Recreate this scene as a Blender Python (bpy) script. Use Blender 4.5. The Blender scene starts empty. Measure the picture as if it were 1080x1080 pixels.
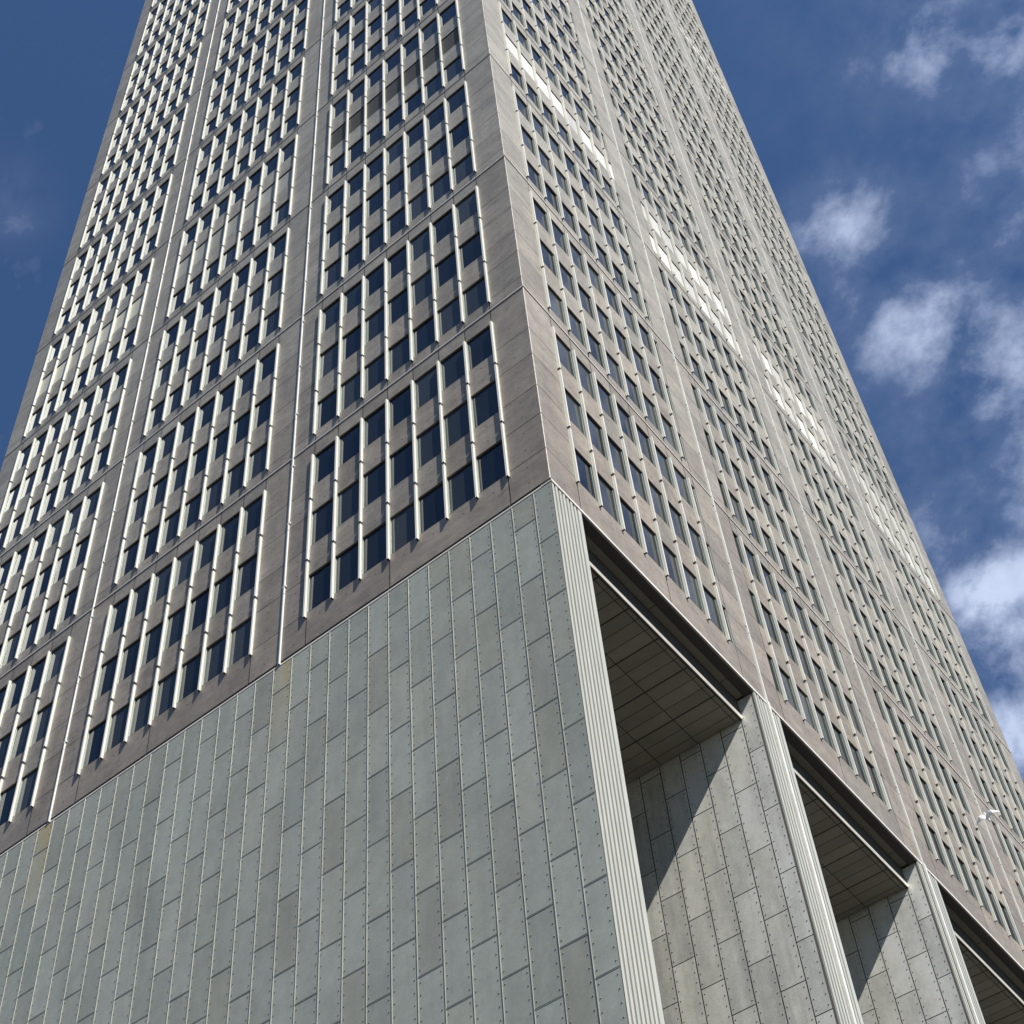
import bpy, math, random
from mathutils import Vector, Matrix
random.seed(7)

# ---------------------------------------------------------------- scene, camera, light
sc = bpy.context.scene
COL = sc.collection
M = 1.3            # one facade module in metres
ZO = 45.3          # height of the tower's datum above the street

def W(x, y, z):
    return (M * x, M * y, M * z + ZO)

YAW, PITCH, ROLL = -0.66327, 0.85261, -0.04285
CAM = (11.602, -19.706, -33.552)
PX, PY, FPX = 540 - 80.142, 540 + 162.167, 1706.34

cf = Vector((math.cos(PITCH) * math.sin(YAW), math.cos(PITCH) * math.cos(YAW), math.sin(PITCH)))
c0 = Vector((math.cos(YAW), -math.sin(YAW), 0.0))
u0 = c0.cross(cf)
cr = c0 * math.cos(ROLL) + u0 * math.sin(ROLL)
cu = -c0 * math.sin(ROLL) + u0 * math.cos(ROLL)
cam_d = bpy.data.cameras.new('camera')
cam = bpy.data.objects.new('camera', cam_d)
COL.objects.link(cam)
mw = Matrix(((cr.x, cu.x, -cf.x, 0), (cr.y, cu.y, -cf.y, 0), (cr.z, cu.z, -cf.z, 0), (0, 0, 0, 1)))
mw.translation = Vector(W(*CAM))
cam.matrix_world = mw
cam_d.sensor_width = 36.0
cam_d.lens = 36.0 * FPX / 1080.0
cam_d.shift_x = (540 - PX) / 1080.0
cam_d.shift_y = (PY - 540) / 1080.0
cam_d.clip_start = 0.1
cam_d.clip_end = 6000
sc.camera = cam

def direction(px, py):
    d = cr * ((px - PX) / FPX) + cu * ((PY - py) / FPX) + cf
    return d.normalized()

def project(x, y, z):
    d = Vector((x, y, z)) - Vector(CAM)
    w = d.dot(cf)
    return PX + FPX * d.dot(cr) / w, PY - FPX * d.dot(cu) / w, w

SUN = Vector((2.36, -0.84, 2.80)).normalized()
sun_d = bpy.data.lights.new('sun', 'SUN')
sun_d.energy = 5.0
sun_d.angle = math.radians(0.5)
sun_d.color = (1.0, 0.955, 0.89)
sun = bpy.data.objects.new('sun', sun_d)
COL.objects.link(sun)
sun.rotation_euler = SUN.to_track_quat('Z', 'Y').to_euler()
sun.location = (60, -60, 90)

world = bpy.data.worlds.new('World')
sc.world = world
world.use_nodes = True
nt = world.node_tree
N, Lk = nt.nodes, nt.links
N.clear()
out = N.new('ShaderNodeOutputWorld')
bg = N.new('ShaderNodeBackground')
bg.inputs['Strength'].default_value = 0.058
sky = N.new('ShaderNodeTexSky')
sky.sky_type = 'NISHITA'
sky.sun_disc = False
sky.sun_elevation = math.asin(SUN.z)
sky.sun_rotation = math.atan2(SUN.x, SUN.y)
sky.altitude = 200
sky.air_density = 1.0
sky.dust_density = 0.15
sky.ozone_density = 3.5
tc = N.new('ShaderNodeTexCoord')

def wmath(op, a, b=None, clamp=False):
    n = N.new('ShaderNodeMath'); n.operation = op; n.use_clamp = clamp
    for i, v in enumerate((a, b)):
        if v is None: continue
        if isinstance(v, (int, float)): n.inputs[i].default_value = v
        else: Lk.new(v, n.inputs[i])
    return n.outputs[0]

# clouds: soft banks at set directions in the sky, broken up by noise
CLOUDS = [((978, 42), .034, .40), ((1062, 52), .036, .40), ((895, 240), .046, .38), ((905, 310), .046, .28),
          ((985, 345), .056, .42), ((1055, 385), .060, .42), ((1070, 230), .032, .26), ((1052, 522), .030, .30),
          ((1050, 632), .036, .72), ((1110, 650), .070, .70), ((1085, 768), .044, .62), ((12, 212), .030, .14),
          ((1020, 470), .034, .18), ((1180, 330), .12, .35), ((1200, 700), .16, .4), ((1750, 500), .42, .55), ((1500, -200), .30, .45)]  # last two banks added out of view to brighten right-face glass reflections
acc = None
for (p, r, a) in CLOUDS:
    c = direction(*p)
    vd = N.new('ShaderNodeVectorMath'); vd.operation = 'DISTANCE'
    Lk.new(tc.outputs['Generated'], vd.inputs[0]); vd.inputs[1].default_value = c
    mr = N.new('ShaderNodeMapRange'); mr.interpolation_type = 'SMOOTHERSTEP'
    Lk.new(vd.outputs['Value'], mr.inputs['Value'])
    mr.inputs['From Min'].default_value = 0.0; mr.inputs['From Max'].default_value = r * 1.5
    mr.inputs['To Min'].default_value = a; mr.inputs['To Max'].default_value = 0.0
    acc = mr.outputs[0] if acc is None else wmath('MAXIMUM', acc, mr.outputs[0])
# scattered fair-weather cloud elsewhere in the sky (behind the camera, seen in reflections)
sep = N.new('ShaderNodeSeparateXYZ'); Lk.new(tc.outputs['Generated'], sep.inputs[0])
n1 = N.new('ShaderNodeTexNoise'); n1.inputs['Scale'].default_value = 21.0; n1.inputs['Detail'].default_value = 9.0
n1.inputs['Roughness'].default_value = 0.60; n1.inputs['Distortion'].default_value = 0.12
mp = N.new('ShaderNodeMapping'); mp.inputs['Rotation'].default_value = (0.3, 0.5, 0.9); mp.inputs['Scale'].default_value = (1.0, 1.3, 1.0)
Lk.new(tc.outputs['Generated'], mp.inputs[0]); Lk.new(mp.outputs[0], n1.inputs['Vector'])
n2 = N.new('ShaderNodeTexNoise'); n2.inputs['Scale'].default_value = 2.6; n2.inputs['Detail'].default_value = 8.0
Lk.new(tc.outputs['Generated'], n2.inputs['Vector'])
behind = N.new('ShaderNodeMapRange'); Lk.new(sep.outputs['Y'], behind.inputs['Value'])
behind.inputs['From Min'].default_value = 0.05; behind.inputs['From Max'].default_value = -0.3
behind.inputs['To Min'].default_value = 0.0; behind.inputs['To Max'].default_value = 0.6
far = wmath('MULTIPLY', wmath('MULTIPLY', wmath('SUBTRACT', n2.outputs['Fac'], 0.5, True), 2.2), behind.outputs[0])
acc = wmath('MAXIMUM', acc, far)
thr = wmath('SUBTRACT', 0.63, wmath('MULTIPLY', acc, 0.62))
edge = wmath('MULTIPLY', wmath('SUBTRACT', n1.outputs['Fac'], thr), 3.4, True)
body = wmath('MULTIPLY', wmath('ADD', wmath('MULTIPLY', acc, 1.15), 0.14), wmath('ADD', n1.outputs['Fac'], 0.42))
dens = wmath('MAXIMUM', wmath('MULTIPLY', edge, body, True), wmath('MULTIPLY', wmath('MULTIPLY', acc, 1.5), wmath('SUBTRACT', n1.outputs['Fac'], 0.33, True)))
mix = N.new('ShaderNodeMix'); mix.data_type = 'RGBA'
mix.inputs['B'].default_value = (7.0, 8.0, 10.6, 1)
deep = N.new('ShaderNodeVectorMath'); deep.operation = 'MULTIPLY'
Lk.new(sky.outputs[0], deep.inputs[0]); deep.inputs[1].default_value = (0.76, 0.93, 1.12)
Lk.new(dens, mix.inputs['Factor']); Lk.new(deep.outputs[0], mix.inputs['A'])
Lk.new(mix.outputs['Result'], bg.inputs['Color']); Lk.new(bg.outputs[0], out.inputs[0])

sc.view_settings.view_transform = 'Standard'
sc.view_settings.look = 'None'
sc.view_settings.exposure = 0.69
sc.view_settings.gamma = 1.0
sc.view_settings.use_curve_mapping = False

# ---------------------------------------------------------------- materials
def mat(name, color, rough=0.6, metal=0.0, spec=0.5, tone=0.0, tint=None, noise=None, bump=0.0, streak=0.0, bscale=9.0):
    """colour, varied by the per-face 'tone' attribute, by cloudy noise and by vertical run-off streaks"""
    m = bpy.data.materials.new(name); m.use_nodes = True
    t = m.node_tree; n, l = t.nodes, t.links
    b = n['Principled BSDF']
    b.inputs['Roughness'].default_value = rough
    b.inputs['Metallic'].default_value = metal
    b.inputs['Specular IOR Level'].default_value = spec
    b.inputs['Base Color'].default_value = (*color, 1)
    if not (tone or noise or streak or bump): return m
    geo = n.new('ShaderNodeNewGeometry')
    rgb = n.new('ShaderNodeRGB'); rgb.outputs[0].default_value = (*color, 1)
    cur = rgb.outputs[0]
    def scale_by(cur, fac_socket):
        mx = n.new('ShaderNodeVectorMath'); mx.operation = 'SCALE'
        l.new(cur, mx.inputs[0]); l.new(fac_socket, mx.inputs['Scale']); return mx.outputs[0]
    def rng(sock, a, b_, f0=0.0, f1=1.0):
        r = n.new('ShaderNodeMapRange'); l.new(sock, r.inputs['Value'])
        r.inputs['From Min'].default_value = f0; r.inputs['From Max'].default_value = f1
        r.inputs['To Min'].default_value = a; r.inputs['To Max'].default_value = b_; return r.outputs[0]
    if tone:
        at = n.new('ShaderNodeAttribute'); at.attribute_name = 'tone'
        cur = scale_by(cur, rng(at.outputs['Fac'], 1 - tone, 1 + tone))
        if tint:
            at2 = n.new('ShaderNodeAttribute'); at2.attribute_name = 'hue'
            mx = n.new('ShaderNodeMix'); mx.data_type = 'RGBA'; mx.blend_type = 'MULTIPLY'
            l.new(rng(at2.outputs['Fac'], 0, 1), mx.inputs['Factor'])
            l.new(cur, mx.inputs['A']); mx.inputs['B'].default_value = (*tint, 1)
            cur = mx.outputs['Result']
    if noise:
        for (sx, sz, amp, det) in noise:
            mpn = n.new('ShaderNodeMapping'); mpn.inputs['Scale'].default_value = (sx, sx, sz)
            l.new(geo.outputs['Position'], mpn.inputs[0])
            no = n.new('ShaderNodeTexNoise'); no.inputs['Scale'].default_value = 1.0; no.inputs['Detail'].default_value = det
            no.inputs['Roughness'].default_value = 0.62
            l.new(mpn.outputs[0], no.inputs['Vector'])
            cur = scale_by(cur, rng(no.outputs['Fac'], 1 - amp, 1 + amp, 0.3, 0.7))
    if streak:
        mpn = n.new('ShaderNodeMapping'); mpn.inputs['Scale'].default_value = (2.3, 2.3, 0.10)
        l.new(geo.outputs['Position'], mpn.inputs[0])
        no = n.new('ShaderNodeTexNoise'); no.inputs['Scale'].default_value = 1.0; no.inputs['Detail'].default_value = 4
        l.new(mpn.outputs[0], no.inputs['Vector'])
        cur = scale_by(cur, rng(no.outputs['Fac'], 1.0, 1 - streak, 0.52, 0.72))
    l.new(cur, b.inputs['Base Color'])
    if bump:
        no = n.new('ShaderNodeTexNoise'); no.inputs['Scale'].default_value = bscale; no.inputs['Detail'].default_value = 5
        l.new(geo.outputs['Position'], no.inputs['Vector'])
        bp = n.new('ShaderNodeBump'); bp.inputs['Strength'].default_value = bump; bp.inputs['Distance'].default_value = 0.02
        l.new(no.outputs['Fac'], bp.inputs['Height']); l.new(bp.outputs[0], b.inputs['Normal'])
    return m

STONE = mat('stone_panel', (0.252, 0.212, 0.168), 0.5, tone=0.25, tint=(0.93, 1.07, 1.16),
            noise=[(0.55, 0.9, 0.20, 5), (0.9, 4.0, 0.14, 6), (3.2, 3.6, 0.14, 6), (14, 16, 0.13, 3)], bump=0.3, streak=0.14, bscale=30)
JOINT = mat('dark_joint', (0.055, 0.047, 0.042), 0.9)  # dark colour of the open joints and gap lines
HOLE = mat('tie_hole', (0.04, 0.035, 0.03), 0.9)
WHITE = mat('painted_mullion', (0.62, 0.60, 0.53), 0.38, spec=0.4, noise=[(3, 0.8, 0.06, 4)])
FRAME = mat('jamb_metal', (0.34, 0.37, 0.33), 0.4, metal=0.2, noise=[(2, 1, 0.08, 3)])
DARK = mat('dark_cap', (0.03, 0.03, 0.03), 0.7)
LEDGE = mat('ledge_metal', (0.78, 0.75, 0.70), 0.45, metal=0.0, noise=[(1.2, 3, 0.12, 4)])
LEDGE2 = mat('dull_ledge', (0.40, 0.37, 0.33), 0.5, noise=[(1.2, 3, 0.15, 4)])  # duller ledge colour for the upper groups, closer to the stone
RAIL = mat('rail_metal', (0.62, 0.61, 0.56), 0.45, metal=0.0, noise=[(2, 1.4, 0.10, 4)])
TRIM = mat('trim_metal', (0.62, 0.58, 0.52), 0.5, noise=[(0.8, 3, 0.15, 4)])
GALV = mat('galvanised_panel', (0.350, 0.360, 0.300), 0.44, metal=0.2, spec=0.35, tone=0.105, tint=(1.05, 0.98, 0.90),
           noise=[(0.6, 0.35, 0.10, 4), (2.2, 1.6, 0.08, 5), (11, 9, 0.05, 3)], bump=0.10, streak=0.07, bscale=2.2)
RUSTY = mat('rust_stained_panel', (0.350, 0.36, 0.30), 0.5, metal=0.1, spec=0.35, tone=0.105, tint=(1.05, 0.98, 0.90),
            noise=[(0.6, 0.35, 0.10, 4), (2.2, 1.6, 0.08, 5)], bump=0.10, streak=0.07, bscale=2.2)
_n, _l = RUSTY.node_tree.nodes, RUSTY.node_tree.links
_b = _n['Principled BSDF']; _src = _b.inputs['Base Color'].links[0].from_socket
_g = _n.new('ShaderNodeNewGeometry'); _mp = _n.new('ShaderNodeMapping'); _mp.inputs['Scale'].default_value = (4.5, 1, 0.22)
_no = _n.new('ShaderNodeTexNoise'); _no.inputs['Scale'].default_value = 1.0; _no.inputs['Detail'].default_value = 6
_l.new(_g.outputs['Position'], _mp.inputs[0]); _l.new(_mp.outputs[0], _no.inputs['Vector'])
_r = _n.new('ShaderNodeMapRange'); _l.new(_no.outputs['Fac'], _r.inputs['Value'])
_r.inputs['From Min'].default_value = 0.38; _r.inputs['From Max'].default_value = 0.60; _r.inputs['To Max'].default_value = 0.9
_mx = _n.new('ShaderNodeMix'); _mx.data_type = 'RGBA'; _l.new(_r.outputs[0], _mx.inputs['Factor'])
_sz = _n.new('ShaderNodeSeparateXYZ'); _l.new(_g.outputs['Position'], _sz.inputs[0])
_fz = _n.new('ShaderNodeMapRange'); _l.new(_sz.outputs['Z'], _fz.inputs['Value'])
_fz.inputs['From Min'].default_value = 39.6; _fz.inputs['From Max'].default_value = 43.6
_mm = _n.new('ShaderNodeMath'); _mm.operation = 'MULTIPLY'; _l.new(_r.outputs[0], _mm.inputs[0]); _l.new(_fz.outputs[0], _mm.inputs[1])
_l.new(_mm.outputs[0], _mx.inputs['Factor']); _l.new(_src, _mx.inputs['A']); _mx.inputs['B'].default_value = (0.40, 0.31, 0.14, 1)
_l.new(_mx.outputs['Result'], _b.inputs['Base Color'])
FINM = mat('fin_panel', (0.93, 0.93, 0.87), 0.55, metal=0.72, spec=0.4, tone=0.15, tint=(1.0, 0.98, 0.92),
           noise=[(1.3, 0.30, 0.15, 4), (2.6, 2.0, 0.08, 5), (11, 9, 0.05, 3)], bump=0.12, streak=0.16, bscale=2.2)
SEAM = mat('seam_metal', (0.36, 0.37, 0.315), 0.45, metal=0.3, noise=[(1.1, 0.8, 0.12, 4)])
GAP = mat('panel_gap', (0.10, 0.095, 0.085), 0.8)
RIVET = mat('rivet', (0.085, 0.085, 0.075), 0.6)
RIB = mat('ribbed_metal', (0.45, 0.45, 0.39), 0.42, metal=0.15, tone=0.05, noise=[(3.5, 0.7, 0.08, 4)])
SOFFIT = mat('soffit_panel', (0.225, 0.205, 0.16), 0.6, tone=0.10, noise=[(1.0, 1.0, 0.08, 3)])
LIP = mat('fascia_metal', (0.42, 0.40, 0.35), 0.5, noise=[(1.5, 3, 0.12, 4)])
FASC_SHADE = mat('fascia_shade', (0.08, 0.075, 0.06), 0.8, spec=0.1, noise=[(1.5, 3, 0.12, 4)])  # shade under the tower edge put into a near-black fascia colour
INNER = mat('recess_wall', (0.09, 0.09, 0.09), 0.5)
ROOF = mat('roofing', (0.2, 0.2, 0.2), 0.9)
INF_V = mat('dull_white_infill', (0.50, 0.50, 0.46), 0.4, tone=0.2, noise=[(2, 2, 0.04, 3)])
INF_W = mat('white_infill', (0.66, 0.65, 0.60), 0.35, tone=0.28, noise=[(2, 2, 0.04, 3)])
INF_G = mat('grey_louvre', (0.13, 0.13, 0.115), 0.5, noise=[(2, 2, 0.08, 3)])
INF_P = mat('pale_infill', (0.30, 0.30, 0.26), 0.55, tone=0.12, noise=[(2, 2, 0.08, 3)])
INF_C = mat('cream_infill', (0.46, 0.45, 0.36), 0.5, tone=0.22, noise=[(2, 2, 0.08, 3)])
STAIN = mat('ochre_stain', (0.30, 0.235, 0.12), 0.6)

GLASS = bpy.data.materials.new('window_glass'); GLASS.use_nodes = True
_b = GLASS.node_tree.nodes['Principled BSDF']
_n, _l = GLASS.node_tree.nodes, GLASS.node_tree.links
_b.inputs['Roughness'].default_value = 0.03
_b.inputs['IOR'].default_value = 1.52
_b.inputs['Specular Tint'].default_value = (0.86, 0.95, 1.0, 1)
_at = _n.new('ShaderNodeAttribute'); _at.attribute_name = 'tone'
_cr = _n.new('ShaderNodeValToRGB'); _l.new(_at.outputs['Fac'], _cr.inputs[0])
_cr.color_ramp.elements[0].color = (0.006, 0.008, 0.010, 1)
_cr.color_ramp.elements[1].color = (0.045, 0.050, 0.048, 1)
_l.new(_cr.outputs[0], _b.inputs['Base Color'])
_g = _n.new('ShaderNodeNewGeometry')
_no = _n.new('ShaderNodeTexNoise'); _no.inputs['Scale'].default_value = 0.9; _l.new(_g.outputs['Position'], _no.inputs['Vector'])
_bp = _n.new('ShaderNodeBump'); _bp.inputs['Strength'].default_value = 0.03; _bp.inputs['Distance'].default_value = 0.05
_l.new(_no.outputs['Fac'], _bp.inputs['Height']); _l.new(_bp.outputs[0], _b.inputs['Normal'])

# ---------------------------------------------------------------- mesh helpers
class MB:
    def __init__(self):
        self.v, self.f, self.m, self.t, self.h, self.mats = [], [], [], [], [], []
    def mi(self, mt):
        if mt not in self.mats: self.mats.append(mt)
        return self.mats.index(mt)
    def face(self, pts, mt, tone=0.5, hue=0.0):
        i = len(self.v); self.v += [tuple(p) for p in pts]
        self.f.append(tuple(range(i, i + len(pts)))); self.m.append(self.mi(mt)); self.t.append(tone); self.h.append(hue)
    def box(self, F, a0, a1, b0, b1, c0, c1, mt, bottom=None, tone=0.5, skip=''):
        """box in face coordinates: a along the wall, b outwards, c up; F maps to module space"""
        P = lambda a, b, c: F(a, b, c)
        if 'o' not in skip: self.face([P(a0, b1, c0), P(a1, b1, c0), P(a1, b1, c1), P(a0, b1, c1)], mt, tone)
        if 'i' not in skip: self.face([P(a1, b0, c0), P(a0, b0, c0), P(a0, b0, c1), P(a1, b0, c1)], mt, tone)
        if 'l' not in skip: self.face([P(a0, b0, c0), P(a0, b1, c0), P(a0, b1, c1), P(a0, b0, c1)], mt, tone)
        if 'r' not in skip: self.face([P(a1, b1, c0), P(a1, b0, c0), P(a1, b0, c1), P(a1, b1, c1)], mt, tone)
        if 'b' not in skip: self.face([P(a0, b0, c0), P(a1, b0, c0), P(a1, b1, c0), P(a0, b1, c0)], bottom or mt, tone)
        if 't' not in skip: self.face([P(a0, b1, c1), P(a1, b1, c1), P(a1, b0, c1), P(a0, b0, c1)], mt, tone)
    def mesh(self, name):
        me = bpy.data.meshes.new(name)
        me.from_pydata(self.v, [], self.f)
        for mt in self.mats: me.materials.append(mt)
        me.polygons.foreach_set('material_index', self.m)
        for nm, vals in (('tone', self.t), ('hue', self.h)):
            a = me.attributes.new(nm, 'FLOAT', 'FACE'); a.data.foreach_set('value', vals)
        me.update()
        return me
    def obj(self, name, parent=None, loc=None, world_coords=True):
        o = bpy.data.objects.new(name, self.mesh(name)); COL.objects.link(o)
        if parent: o.parent = parent
        if loc: o.location = loc
        return o

def FL(s, o, z): return W(-s, -o, z)          # left (front) face: s runs away from the corner
def FR(s, o, z): return W(o, s, z)            # right face
def LL(s, o, z): return (-M * s, -M * o, M * z)   # the same without the datum, for meshes that are placed by location
def LR(s, o, z): return (M * o, M * s, M * z)
rnd = random.random

# ---------------------------------------------------------------- the tower
Z0 = -0.80                 # underside of the tower
G, FH = 9.018, 3.006       # a group of three floors, one floor
NG = 14
ZTOP = NG * G + 1.2
SILL, HEAD = 0.55, 2.20
UL, UR = 27.53, 36.84      # widths of the two faces
DEP = 0.05                # window recess
PM = 0.092                 # mullion projection

tower = bpy.data.objects.new('office_tower', None)
COL.objects.link(tower)
tower['label'] = 'tall brown stone office tower with white mullions above a riveted grey metal base'
tower['category'] = 'building'

L_MULL = [[1.167 + 9 * b + k + (0.03 * b) for k in range(8)] for b in range(3)]
R_MULL = [[1.222 + k for k in range(8)], [1.222 + k for k in range(10, 17)],
          [1.222 + k for k in range(19, 26)], [1.222 + k for k in range(28, 35)]]
L_RAIL = [9.08, 18.25]
R_RAIL = [9.87, 18.74, 27.70]
MW = 0.056

def openings(mull, face, b):
    o = []
    for a, c in zip(mull[:-1], mull[1:]):
        if face == 'L': o.append((a + MW, c, 'w'))
        else: o.append((a + MW, c, 'w'))
    if face == 'R':
        o.append((mull[-1] + MW, mull[-1] + 0.50, 'h'))
        if b > 0: o.insert(0, (mull[0] - 0.35, mull[0], 'h'))
    return o

LO = [openings(m, 'L', b) for b, m in enumerate(L_MULL)]
RO = [openings(m, 'R', b) for b, m in enumerate(R_MULL)]

def infill(face, b, n):
    if face == 'L' and n == 10: return (INF_G, INF_P, INF_C)[b]
    if face == 'R':
        if n == 10: return INF_V if b == 3 else INF_W
        if n == 9 and b > 0: return INF_V if b == 3 else INF_W
        if n == 30 and b == 3: return INF_V  # glare on the upper glass, painted as a dull white row
    return None

def floor_z(n):
    g, f = divmod(n, 3)
    return g * G + f * FH

def hexagon(mb, F, s, z, r, o, mt):
    mb.face([F(s + r * math.cos(k * math.pi / 3), o, z + r * math.sin(k * math.pi / 3)) for k in range(6)], mt)

def build_wall(face):
    F = FL if face == 'L' else FR
    bays = LO if face == 'L' else RO
    mulls = L_MULL if face == 'L' else R_MULL
    rails = L_RAIL if face == 'L' else R_RAIL
    width = UL if face == 'L' else UR
    mb = MB()
    gp = 0.013
    def panel(s0, s1, z0, z1, holes=0, tone=None, hue=None):
        t = rnd() if tone is None else tone
        h = rnd() ** 2 if hue is None else hue
        k = min(1.0, max(0.0, z0 / 24.0))       # panel tone runs from browner and darker below to greyer and paler above
        t = 0.50 * t + 0.52 * k - 0.02; h = 0.35 * h + 0.65 * k
        sa = s0 + (gp if s0 > 0 else 0.014)
        mb.face([F(sa, 0, z0 + gp), F(s1 - gp, 0, z0 + gp), F(s1 - gp, 0, z1 - gp), F(sa, 0, z1 - gp)], STONE, t, h)
        if s0 == 0 and face == 'R': mb.face([W(-0.014, 0, z0 + gp), W(0, 0.014, z0 + gp), W(0, 0.014, z1 - gp), W(-0.014, 0, z1 - gp)], STONE, 0.5, 0.3)
        if holes:
            c = (s0 + s1) / 2 + 0.05 * (rnd() - .5)
            for q in (0.27, 0.76) if holes == 2 else (0.5,):
                hexagon(mb, F, c, z0 + (z1 - z0) * q, 0.024, 0.0025, HOLE)
    # piers: vertical strips between the window bands
    piers = []
    prev = 0.0
    for b, o in enumerate(bays):
        a, c = o[0][0], o[-1][1]
        if b == 0: piers.append((0.0, a))
        else:
            piers.append((prev, rails[b - 1])); piers.append((rails[b - 1], a))
        prev = c
    piers.append((prev, width))
    levels = [Z0]
    for g in range(NG):
        z = g * G
        levels += [z + q for q in ((SILL, HEAD - .03, 3.556, 5.17, 6.562, G - 0.10) if g < NG else ())]
    levels.append(ZTOP)
    for (a, c) in piers:
        for z0, z1 in zip(levels[:-1], levels[1:]):
            base = rnd()
            panel(a, c, z0, z1, holes=2 if z0 < 30 and c - a > .8 else 0, tone=base, hue=0.6 * rnd())
    # spandrels inside the window bands
    for b, o in enumerate(bays):
        mid = [(p[0] + 0.0, p[1]) for p in o]
        lo, hi = o[0][0], o[-1][1]
        cuts = [lo] + [m for m in (mulls[b] if face == 'L' else mulls[b]) if lo < m < hi] + [hi]
        cuts = sorted(set(round(x + (MW / 2 if lo < x < hi else 0), 4) for x in cuts))
        zz = [(Z0, SILL)] if True else []
        for n in range(3 * NG):
            z1 = floor_z(n) + HEAD
            z2 = floor_z(n + 1) + SILL if n < 3 * NG - 1 else ZTOP
            if n % 3 == 2 and n < 3 * NG - 1:
                zz.append((z1, (n // 3 + 1) * G - 0.10)); zz.append(((n // 3 + 1) * G - 0.03, z2))
            else: zz.append((z1, z2))
        for z0, z1 in zz:
            big = z0 == Z0
            grp = cuts if not big else [cuts[0], cuts[len(cuts) // 2], cuts[-1]]
            for s0, s1 in zip(grp[:-1], grp[1:]):
                panel(s0, s1, z0, z1, holes=(2 if z1 - z0 > 1.0 else 1) if z0 < 30 and not big and s1 - s0 > .6 else 0)
            if big:
                for s0, s1 in zip(cuts[:-1], cuts[1:]):
                    if s1 - s0 > .6: hexagon(mb, F, (s0 + s1) / 2, 0.15, 0.024, 0.0025, HOLE)
        # posts between neighbouring openings (behind the mullions)
        for (p, q) in zip(o[:-1], o[1:]):
            for n in range(3 * NG):
                z = floor_z(n)
                mb.face([F(p[1], -0.001, z + SILL), F(q[0], -0.001, z + SILL), F(q[0], -0.001, z + HEAD), F(p[1], -0.001, z + HEAD)], STONE, 0.4, 0.2)
    # backing behind the open joints, left open at the windows
    bd = -0.022
    def back(s0, s1, z0, z1):
        mb.face([F(s0, bd, z0), F(s1, bd, z0), F(s1, bd, z1), F(s0, bd, z1)], JOINT)
    edge = 0.0
    for o in bays:
        back(edge, o[0][0], Z0, ZTOP); edge = o[-1][1]
        z = Z0
        for n in range(3 * NG):
            back(o[0][0], o[-1][1], z, floor_z(n) + SILL); z = floor_z(n) + HEAD
        back(o[0][0], o[-1][1], z, ZTOP)
    back(edge, width, Z0, ZTOP)
    return mb

for face in 'LR':
    mb = build_wall(face)
    if face == 'R':      # the two hidden sides and the roof close the volume
        mb.face([W(-UL, 0, Z0), W(-UL, UR, Z0), W(-UL, UR, ZTOP), W(-UL, 0, ZTOP)], STONE)
        mb.face([W(-UL, UR, Z0), W(0, UR, Z0), W(0, UR, ZTOP), W(-UL, UR, ZTOP)], STONE)
        mb.face([W(-UL, 0, ZTOP), W(0, 0, ZTOP), W(0, UR, ZTOP), W(-UL, UR, ZTOP)], ROOF)
    mb.obj('wall', tower)

# ledges: one thin pale strip per group of floors on each face, rails over the vertical joints
for g in range(1, NG + 1):
    z = g * G - 0.09
    for F, w in ((FL, UL), (FR, UR)):
        mb = MB()
        pj = 0.03 if g < 3 else 0.018
        mb.box(F, -pj if F is FL else 0.0, w, 0.0 if F is FL else -0.02, pj, z, z + (0.034 if g < 3 else 0.024), LEDGE if g < 3 else LEDGE2)
        mb.box(F, 0.0, w, -0.03, 0.003, z - 0.022, z - 0.002, JOINT, skip='l')
        mb.box(F, 0.0, w, -0.03, 0.003, z + 0.085, z + 0.115, JOINT, skip='l')
        mb.obj('ledge', tower)
for F, rails in ((FL, L_RAIL), (FR, R_RAIL)):
    for r in rails:
        mb = MB()
        z = Z0 - 0.10
        k = 0
        while z < ZTOP:
            z1 = z + FH - 0.02
            rw = 0.016 if F is FL else 0.026
            mb.box(F, r - rw, r + rw, -0.02, 0.05, z, min(z1, ZTOP), RAIL, bottom=DARK)
            if k: mb.box(F, r - 0.06, r + 0.06, -0.02, 0.045, z + 0.3, z + 0.36, RAIL)
            mb.box(F, r + 0.03 if F is FL else r - .06, r + 0.11 if F is FL else r - 0.037, -0.02, 0.008, z, min(z1, ZTOP), FRAME)
            z = z1 + 0.02; k += 1
        mb.obj('rail', tower)

# ---- mullions: one mesh per face, one object per three-floor mullion
A0 = 0.33
def mullion_mesh(face):
    F = LL if face == 'L' else LR
    mb = MB()
    segs = [(A0, A0 + 2.44), (A0 + 2.56, A0 + 5.43), (A0 + 5.55, 8.18)]
    for z0, z1 in segs:
        mb.box(F, 0.0, MW, 0.0, PM, z0, z1, WHITE, bottom=DARK)  # dark bottom faces: hollow ends, with underside shade put into the colour
        mb.box(F, 0.015, MW - 0.015, 0.003, PM - 0.03, z1 + .001, z1 + 0.12, DARK, skip='') if z1 < 8 else None
        mb.box(F, -0.012, -0.001, 0.001, 0.02, z0 + 0.02, z1, FRAME)
    return mb
def stuff_copy(dst, src_mb, off):
    i = len(dst.v)
    dst.v += [(v[0] + off[0], v[1] + off[1], v[2] + off[2]) for v in src_mb.v]
    dst.f += [tuple(j + i for j in f) for f in src_mb.f]
    dst.m += [dst.mi(src_mb.mats[k]) for k in src_mb.m]
    dst.t += src_mb.t; dst.h += src_mb.h

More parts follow.
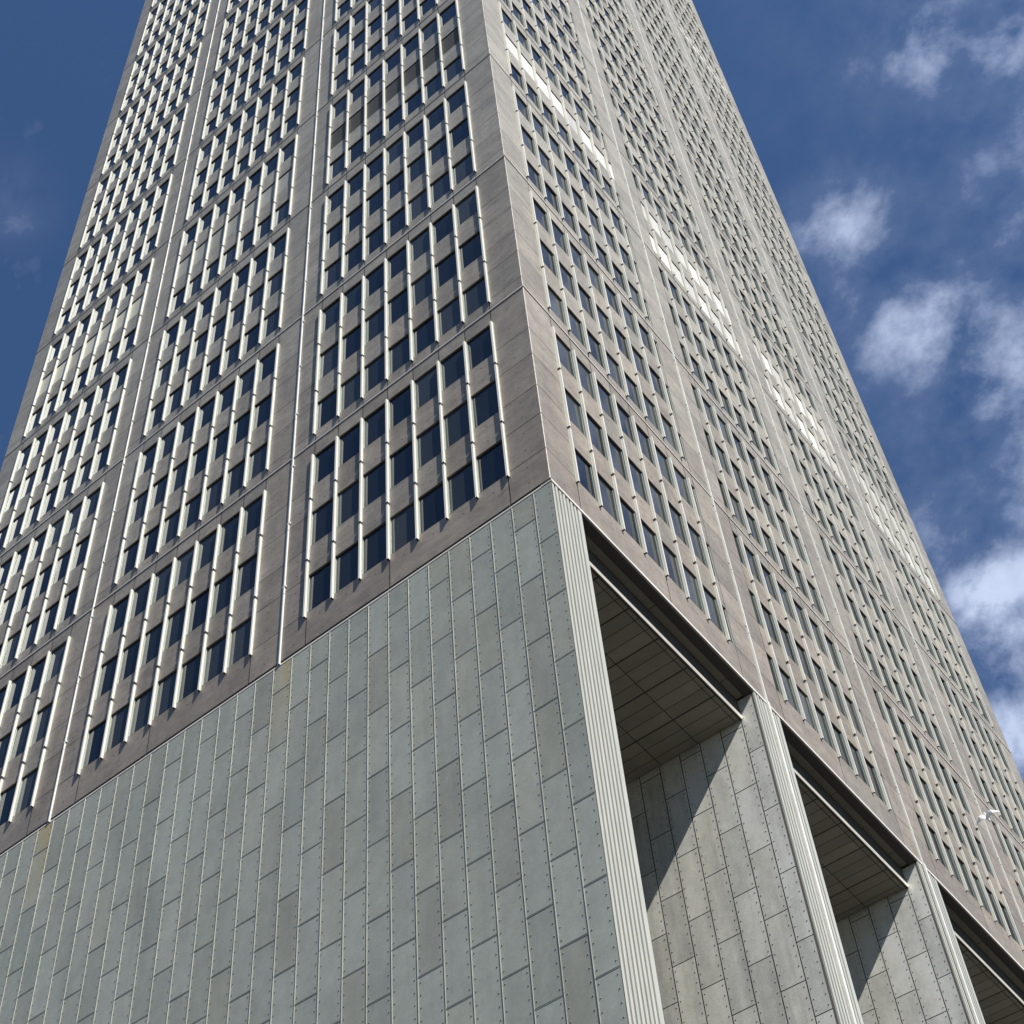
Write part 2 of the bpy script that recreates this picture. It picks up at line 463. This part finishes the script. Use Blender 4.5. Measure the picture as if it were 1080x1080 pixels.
def size_in_view(face, s, z, ds, dz):
    P = (lambda a, c: (-a, 0, c)) if face == 'L' else (lambda a, c: (0, a, c))
    xs, ys = [], []
    for a, c in ((s, z), (s + ds, z), (s + ds, z + dz), (s, z + dz)):
        x, y, w = project(*P(a, c)); xs.append(x); ys.append(y)
    area = abs(sum(xs[i] * ys[(i + 1) % 4] - xs[(i + 1) % 4] * ys[i] for i in range(4))) / 2
    cx, cy = sum(xs) / 4, sum(ys) / 4
    return area if -10 < cx < 1090 and -30 < cy < 1110 else -1

items = []
for face, mulls in (('L', L_MULL), ('R', R_MULL)):
    for b, ms in enumerate(mulls):
        for s in ms:
            for g in range(NG):
                items.append((size_in_view(face, s, g * G + A0, 0.25, 7.8), face, s, g))
items.sort(key=lambda t: -t[0])
mm = {f: mullion_mesh(f) for f in 'LR'}
md = {f: mm[f].mesh('mullion') for f in 'LR'}
rest = MB()
for i, (a, face, s, g) in enumerate(items):
    F = FL if face == 'L' else FR
    loc = F(s, 0, g * G)
    if i < 100:
        o = bpy.data.objects.new('mullion', md[face]); COL.objects.link(o); o.parent = tower; o.location = loc
    else: stuff_copy(rest, mm[face], loc)
r = rest.obj('mullions', tower); r['kind'] = 'stuff'

# ---- windows: recessed frame (jambs, sill, head, thin sash bars) with a pane as its sub-part
def window_mesh(face, w):
    F = LL if face == 'L' else LR
    mb = MB(); h = HEAD - SILL; d = DEP
    q = mb.face
    q([F(0, 0, 0), F(0, -d, 0), F(0, -d, h), F(0, 0, h)], FRAME)
    q([F(w, -d, 0), F(w, 0, 0), F(w, 0, h), F(w, -d, h)], FRAME)
    q([F(0, 0, 0), F(w, 0, 0), F(w, -d, 0), F(0, -d, 0)], STONE)
    q([F(0, -d, h), F(w, -d, h), F(w, 0, h), F(0, 0, h)], STONE, 0.2)
    t = 0.018
    mb.box(F, 0.001, w - .001, -d + .002, -d + t, 0.001, 0.03, FRAME)
    mb.box(F, 0.001, w - .001, -d + .002, -d + t, h - 0.03, h - .001, DARK)
    mb.box(F, 0.001, t, -d + .002, -d + t, 0.031, h - 0.031, FRAME)
    mb.box(F, w - t, w - .001, -d + .002, -d + t, 0.031, h - 0.031, FRAME)
    return mb
def pane_mesh(face, w, tone, ax=0.0, az=0.0):
    F = LL if face == 'L' else LR
    mb = MB(); h = HEAD - SILL
    e = lambda s, z: -DEP - 0.004 + (s - .5) * ax + (z / h - .5) * az
    mb.face([F(.0, e(0, 0), 0), F(w, e(1, 0), 0), F(w, e(1, h), h), F(.0, e(0, h), h)], GLASS, tone)
    mb.face([F(.0, -DEP - 0.03, 0), F(w, -DEP - 0.03, 0), F(w, -DEP - 0.03, h), F(0, -DEP - 0.03, h)], DARK)
    return mb
def infill_mesh(face, w, mt):
    F = LL if face == 'L' else LR
    mb = MB(); h = HEAD - SILL
    d = 0.035
    q = mb.face
    q([F(0, 0, 0), F(0, -d, 0), F(0, -d, h), F(0, 0, h)], mt)
    q([F(w, -d, 0), F(w, 0, 0), F(w, 0, h), F(w, -d, h)], mt)
    q([F(0, 0, 0), F(w, 0, 0), F(w, -d, 0), F(0, -d, 0)], mt)
    q([F(0, -d, h), F(w, -d, h), F(w, 0, h), F(0, 0, h)], DARK)
    q([F(0, -d, 0), F(w, -d, 0), F(w, -d, h - 0.05), F(0, -d, h - 0.05)], mt, rnd())
    q([F(0, -d - .02, h - 0.05), F(w, -d - .02, h - 0.05), F(w, -d - .02, h), F(0, -d - .02, h)], DARK)
    if mt is INF_G:
        for k in range(12):
            z = 0.06 + k * (h - 0.15) / 12
            mb.box(F, 0.02, w - 0.02, -d + .001, -d + 0.015, z, z + 0.05, mt)
    return mb

wins = []
for face, bays in (('L', LO), ('R', RO)):
    for b, o in enumerate(bays):
        for (s0, s1, kind) in o:
            for n in range(3 * NG):
                z = floor_z(n) + SILL
                mt = infill(face, b, n)
                F = FL if face == 'L' else FR
                loc = F(s0, 0, z)
                if mt:
                    io = infill_mesh(face, s1 - s0, mt).obj('infill_panel', tower, loc)
                    if mt is INF_G: io['label'] = 'dark grey louvred panel filling a window opening'
                    elif mt in (INF_W, INF_V): io['label'] = 'white panel filling a window opening'  # also covers the painted glare row high on the last bay
                    elif mt is INF_C: io['label'] = 'cream panel filling a window opening'
                    continue
                wins.append((size_in_view(face, s0, z, s1 - s0, HEAD - SILL), face, round(s1 - s0, 4), loc, s0, n))
wins.sort(key=lambda t: -t[0])
cache, pcache = {}, {}
rest = MB()
for i, (a, face, w, loc, s0, n) in enumerate(wins):
    k = (face, w)
    if k not in cache:
        b_ = window_mesh(face, w); cache[k] = (b_, b_.mesh('window'))
    tone = rnd() ** 2.2
    if face == 'R' and rnd() < 0.15: tone = min(1, tone + 0.5)
    ax, az = 0.012 * (rnd() - .5), 0.020 * (rnd() - .5)
    pm = pane_mesh(face, w, tone, ax, az)
    if i < 100:
        o = bpy.data.objects.new('window', cache[k][1]); COL.objects.link(o); o.parent = tower; o.location = loc
        pm.obj('pane', o)
    else:
        stuff_copy(rest, cache[k][0], loc); stuff_copy(rest, pm, loc)
r = rest.obj('windows', tower); r['kind'] = 'stuff'

# ---------------------------------------------------------------- the metal clad base
BT = -0.97                       # top of the panels
GZ = -ZO / M                     # street level in modules
REC = 12.0                       # depth of the open bays behind the right face
SW, SH = 0.673, 2.13
def clad(mb, F, s_end, ztop=BT, s_first=0.56, warm=0.0, sheet=None, seam=True, rust=()):
    """riveted sheets in running bond"""
    seams = [0.0]
    s = s_first
    while s < s_end - 0.05: seams.append(s); s += SW
    seams.append(s_end)
    g = 0.011 if seam else 0.014
    mb.face([F(0, -0.012, GZ), F(s_end, -0.012, GZ), F(s_end, -0.012, ztop), F(0, -0.012, ztop)], GAP)
    for c, (a, b) in enumerate(zip(seams[:-1], seams[1:])):
        first = -3.0 if c % 2 == 0 else -1.96
        zs = [ztop]; z = first
        while z > GZ + 0.1: zs.append(z); z -= SH
        zs.append(GZ)
        for r_, (zt, zb) in enumerate(zip(zs[:-1], zs[1:])):
            j = [0.004 * (rnd() - .5) for _ in range(4)]
            hue = min(1.0, max(0.0, warm + 0.5 * rnd() ** 2))
            mt = sheet or GALV
            if any(a < q < b and r_ <= nrow for q, nrow in rust): mt = RUSTY
            # a sheet: four quads meeting in a slightly dished middle, so that each catches the sky differently
            P = [F(a + g, j[0], zb + g), F(b - g, j[1], zb + g), F(b - g, j[2], zt - g), F(a + g, j[3], zt - g)]
            t = rnd()
            mb.face(P, mt, t, hue)
            if r_ and seam: mb.box(F, a + g, b - g, 0.0, 0.008, zt - g - 0.012, zt - g, SEAM, skip='ilr')
            # rivets down both edges
            nr = max(2, int((zt - zb) / 0.29))
            if zb > -24:
                for q in range(nr):
                    zz = zt - (q + 0.5) * (zt - zb) / nr
                    for ss in (a + 0.075, b - 0.075):
                        if b - a < 0.25: continue
                        rr = 0.021
                        c0_ = F(ss, 0.016, zz)
                        ring = [F(ss + rr * math.cos(k * math.pi / 2 + .6), 0.0025, zz + rr * math.sin(k * math.pi / 2 + .6)) for k in range(4)]
                        for k in range(4): mb.face([ring[k], ring[(k + 1) % 4], c0_], RIVET)
        if 0 < c and seam:
            mb.box(F, a - 0.013, a - 0.004, -0.01, 0.014, GZ, ztop, SEAM, skip='ibt')

def ribs(name, parent, y0, y1, centre=None, zt=BT):
    """fluted vertical cover strip on the end of a wall"""
    mb = MB()
    mb.box(FR, y0, y1, -0.10, -0.045, GZ, zt, GAP, skip='bi')
    n = 8; w = (y1 - y0)
    for k in range(n):
        a = y0 + w * (k + 0.0) / n; b = a + w / n * 0.56
        if k == 0: a = y0
        if k == n - 1: b = y1
        mb.box(FR, a, b, -0.044, 0.0, GZ, zt + 0.035 * (k % 2), RIB, tone=rnd())
    if centre:
        mb.box(FR, centre - 0.06, centre + 0.06, -0.04, 0.07, GZ, zt + 0.12, RAIL)
    return mb.obj(name, parent)

# front base wall (under the left face)
mb = MB()
mb.box(lambda a, b, c: W(-a, b, c), 0.1, UL, 0.02, 1.25, GZ, BT, GALV, skip='bo')
clad(mb, lambda s, o, z: W(0.01 - s, -o, z), UL, rust=((9.0, 2), (18.2, 1)))
mb.face([W(-UL, 0.02, GZ), W(-UL, UR, GZ), W(-UL, UR, Z0), W(-UL, 0.02, Z0)], GALV)
mb.face([W(-UL, UR, GZ), W(0, UR, GZ), W(0, UR, Z0), W(-UL, UR, Z0)], GALV)
base = mb.obj('base_wall', tower)
base['label'] = 'grey green wall of riveted metal sheets under the left face of the tower'
ribs('ribbed_strip', base, 0.03, 1.25)
# fins
for (y0, y1, rail) in ((9.18, 10.51, R_RAIL[0]), (18.38, 19.58, R_RAIL[1]), (27.40, 28.60, None), (35.6, UR, None)):
    mb = MB()
    FF = lambda s, o, z, y0=y0: W(-0.09 - s, y0 - o, z)
    clad(mb, FF, REC - 0.1, s_first=0.47, warm=0.3, sheet=FINM, seam=False)
    FB = lambda s, o, z, y1=y1: W(-0.09 - s, y1 + o, z)
    mb.face([FB(0, 0, GZ), FB(REC, 0, GZ), FB(REC, 0, BT), FB(0, 0, BT)], GALV)
    mb.face([W(-0.05, y0, BT), W(-0.05, y1, BT), W(-REC, y1, BT), W(-REC, y0, BT)], GALV)
    fin = mb.obj('fin_wall', tower)
    ribs('ribbed_strip', fin, y0, y1, rail)

# trims between tower and base
for F, w in ((FL, UL), (FR, UR)):
    mb = MB()
    e = 0.008
    if F is FL:
        mb.box(F, 0.02, w, -0.3, -0.02, BT, Z0, JOINT)
        mb.box(F, 0.0, w, -0.019, -0.008, Z0 - 0.125, Z0 - 0.065, TRIM)
    else:
        mb.box(F, 0.301, w, -0.3, -0.02, BT, Z0, JOINT)
        mb.face([W(-0.02, 0.02, BT), W(-0.02, 0.301, BT), W(-0.02, 0.301, Z0), W(-0.02, 0.02, Z0)], JOINT)
        mb.box(F, 0.0, w, -0.28, e + .012, Z0 - 0.116, Z0 - 0.030, TRIM, skip='l')
    mb.obj('trim', tower)

# soffit, fascia (upper part coloured dark for shade) with its sunlit lower edge and panelled ceiling of each open bay
bays_y = [(1.25, 9.18), (10.51, 18.38), (19.58, 27.40), (28.60, 35.6)]
ZC = -1.70
XF = -0.53
for (y0, y1) in bays_y:
    mb = MB()
    zs = Z0 - 0.118
    mb.face([W(-0.02, y0, zs + .02), W(-0.02, y1, zs + .02), W(XF, y1, zs + .02), W(XF, y0, zs + .02)], DARK)
    ys = [y0] + [y for y in [y0 + 0.28 + 3.4 * k for k in range(4)] if y0 < y < y1] + [y1]
    for a, b in zip(ys[:-1], ys[1:]):
        for xa, xb in ((-0.03, -0.165), (-0.18, XF)):
            mb.face([W(xa, a + .012, zs), W(xa, b - .012, zs), W(xb, b - .012, zs), W(xb, a + .012, zs)], SOFFIT, rnd())
    mb.obj('soffit', tower)
    mb = MB()
    mb.box(lambda a, b, c: W(b, a, c), y0, y1, XF - 0.06, XF, ZC - 0.02, zs, FASC_SHADE)
    mb.box(lambda a, b, c: W(b, a, c), y0, y1, XF, XF + 0.02, ZC - 0.022, ZC + 0.14, LIP)
    mb.obj('fascia', tower)
    mb = MB()
    zb = ZC + 0.02
    mb.face([W(XF - .06, y0, zb), W(XF - .06, y1, zb), W(-REC, y1, zb), W(-REC, y0, zb)], DARK)
    xs = [XF - 0.06, -0.72] + [-1.95 - 1.23 * k for k in range(9)]
    y = y0 + 0.05
    first = y0 + (3.97 - 1.25) % (1.33 / 3)
    yl = [y0]
    yy = first; k = 0
    while yy < y1: yl.append(yy); yy += 1.33 / 3
    yl.append(y1)
    for i, (a, b) in enumerate(zip(yl[:-1], yl[1:])):
        k0 = round((a - y0 - (3.97 - 1.25)) / (1.33 / 3)) % 3 == 0
        k1 = round((b - y0 - (3.97 - 1.25)) / (1.33 / 3)) % 3 == 0
        ga, gb = (0.022 if k0 else 0.010), (0.022 if k1 else 0.010)
        for xa, xb in zip(xs[:-1], xs[1:]):
            if b - gb - a - ga < .02: continue
            mb.face([W(xa - .012, a + ga, ZC), W(xa - .012, b - gb, ZC), W(xb + .012, b - gb, ZC), W(xb + .012, a + ga, ZC)], SOFFIT, rnd())
    mb.obj('ceiling', tower)
mb = MB()
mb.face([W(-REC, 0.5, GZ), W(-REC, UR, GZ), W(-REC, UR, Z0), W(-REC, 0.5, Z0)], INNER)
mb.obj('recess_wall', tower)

# ---------------------------------------------------------------- street
mb = MB()
PAVE = mat('paving', (0.055, 0.053, 0.05), 0.85, noise=[(0.3, 0.3, 0.12, 5), (3, 3, 0.08, 4)])
S = 3000
mb.face([(-S, -S, 0), (S, -S, 0), (S, S, 0), (-S, S, 0)], PAVE)
g = mb.obj('ground'); g['kind'] = 'structure'

# ---------------------------------------------------------------- the bird
import bmesh
def gull():
    bm = bmesh.new()
    def ring_loft(rings):
        prev = None
        for ring in rings:
            vs = [bm.verts.new(p) for p in ring]
            if prev:
                n = len(vs)
                for i in range(n): bm.faces.new((prev[i], prev[(i + 1) % n], vs[(i + 1) % n], vs[i]))
            else: bm.faces.new(list(reversed(vs)))
            prev = vs
        bm.faces.new(prev)
    # body along y (head at +y)
    rings = []
    for y, r, zc in ((-.30, .012, .0), (-.24, .05, .0), (-.16, .055, 0), (-.06, .085, -.01), (.06, .092, -.01), (.15, .07, .0), (.19, .052, .012), (.235, .056, .018), (.275, .038, .012), (.30, .012, .004), (.335, .008, -.004)):
        wx = 1.5 if y < -.2 else 1.0
        rings.append([(r * wx * math.cos(k * math.pi / 5), y, zc + r * (.5 if y < -.2 else 1) * math.sin(k * math.pi / 5)) for k in range(10)])
    ring_loft(rings)
    for sgn in (-1, 1):
        rings = []
        for x, y, z, ch, th in ((.02, .04, .03, .15, .03), (.20, .07, .13, .15, .02), (.33, .08, .15, .13, .015), (.50, .0, .10, .09, .012), (.62, -.06, .05, .05, .010), (.70, -.11, .02, .012, .008)):
            rings.append([(sgn * x, y + ch * math.cos(k * math.pi / 4), z + th * math.sin(k * math.pi / 4)) for k in range(8)])
        ring_loft(rings)
    me = bpy.data.meshes.new('bird'); bm.to_mesh(me); bm.free()
    o = bpy.data.objects.new('bird', me); COL.objects.link(o)
    md_ = o.modifiers.new('remesh', 'REMESH'); md_.mode = 'VOXEL'; md_.voxel_size = 0.012; md_.use_smooth_shade = True
    me.materials.append(mat('plumage', (0.9, 0.89, 0.86), 0.7))
    return o
bird = gull()
bd = direction(1041, 862)
t = (2.2 - CAM[0]) / bd.x
bp_ = Vector(CAM) + bd * t
wing = (cr * math.cos(math.radians(33)) + cu * math.sin(math.radians(33)) - cf * 0.15).normalized()
upv = SUN * 1.0 - cf * 1.1
upv = (upv - wing * wing.dot(upv)).normalized()
fwd = upv.cross(wing)
bmw = Matrix(((wing.x, fwd.x, upv.x, 0), (wing.y, fwd.y, upv.y, 0), (wing.z, fwd.z, upv.z, 0), (0, 0, 0, 1)))
bmw.translation = Vector(W(*bp_))
bird.matrix_world = bmw @ Matrix.Scale(0.78, 4)
bird['label'] = 'small white bird gliding past the right face of the tower'
bird['category'] = 'bird'
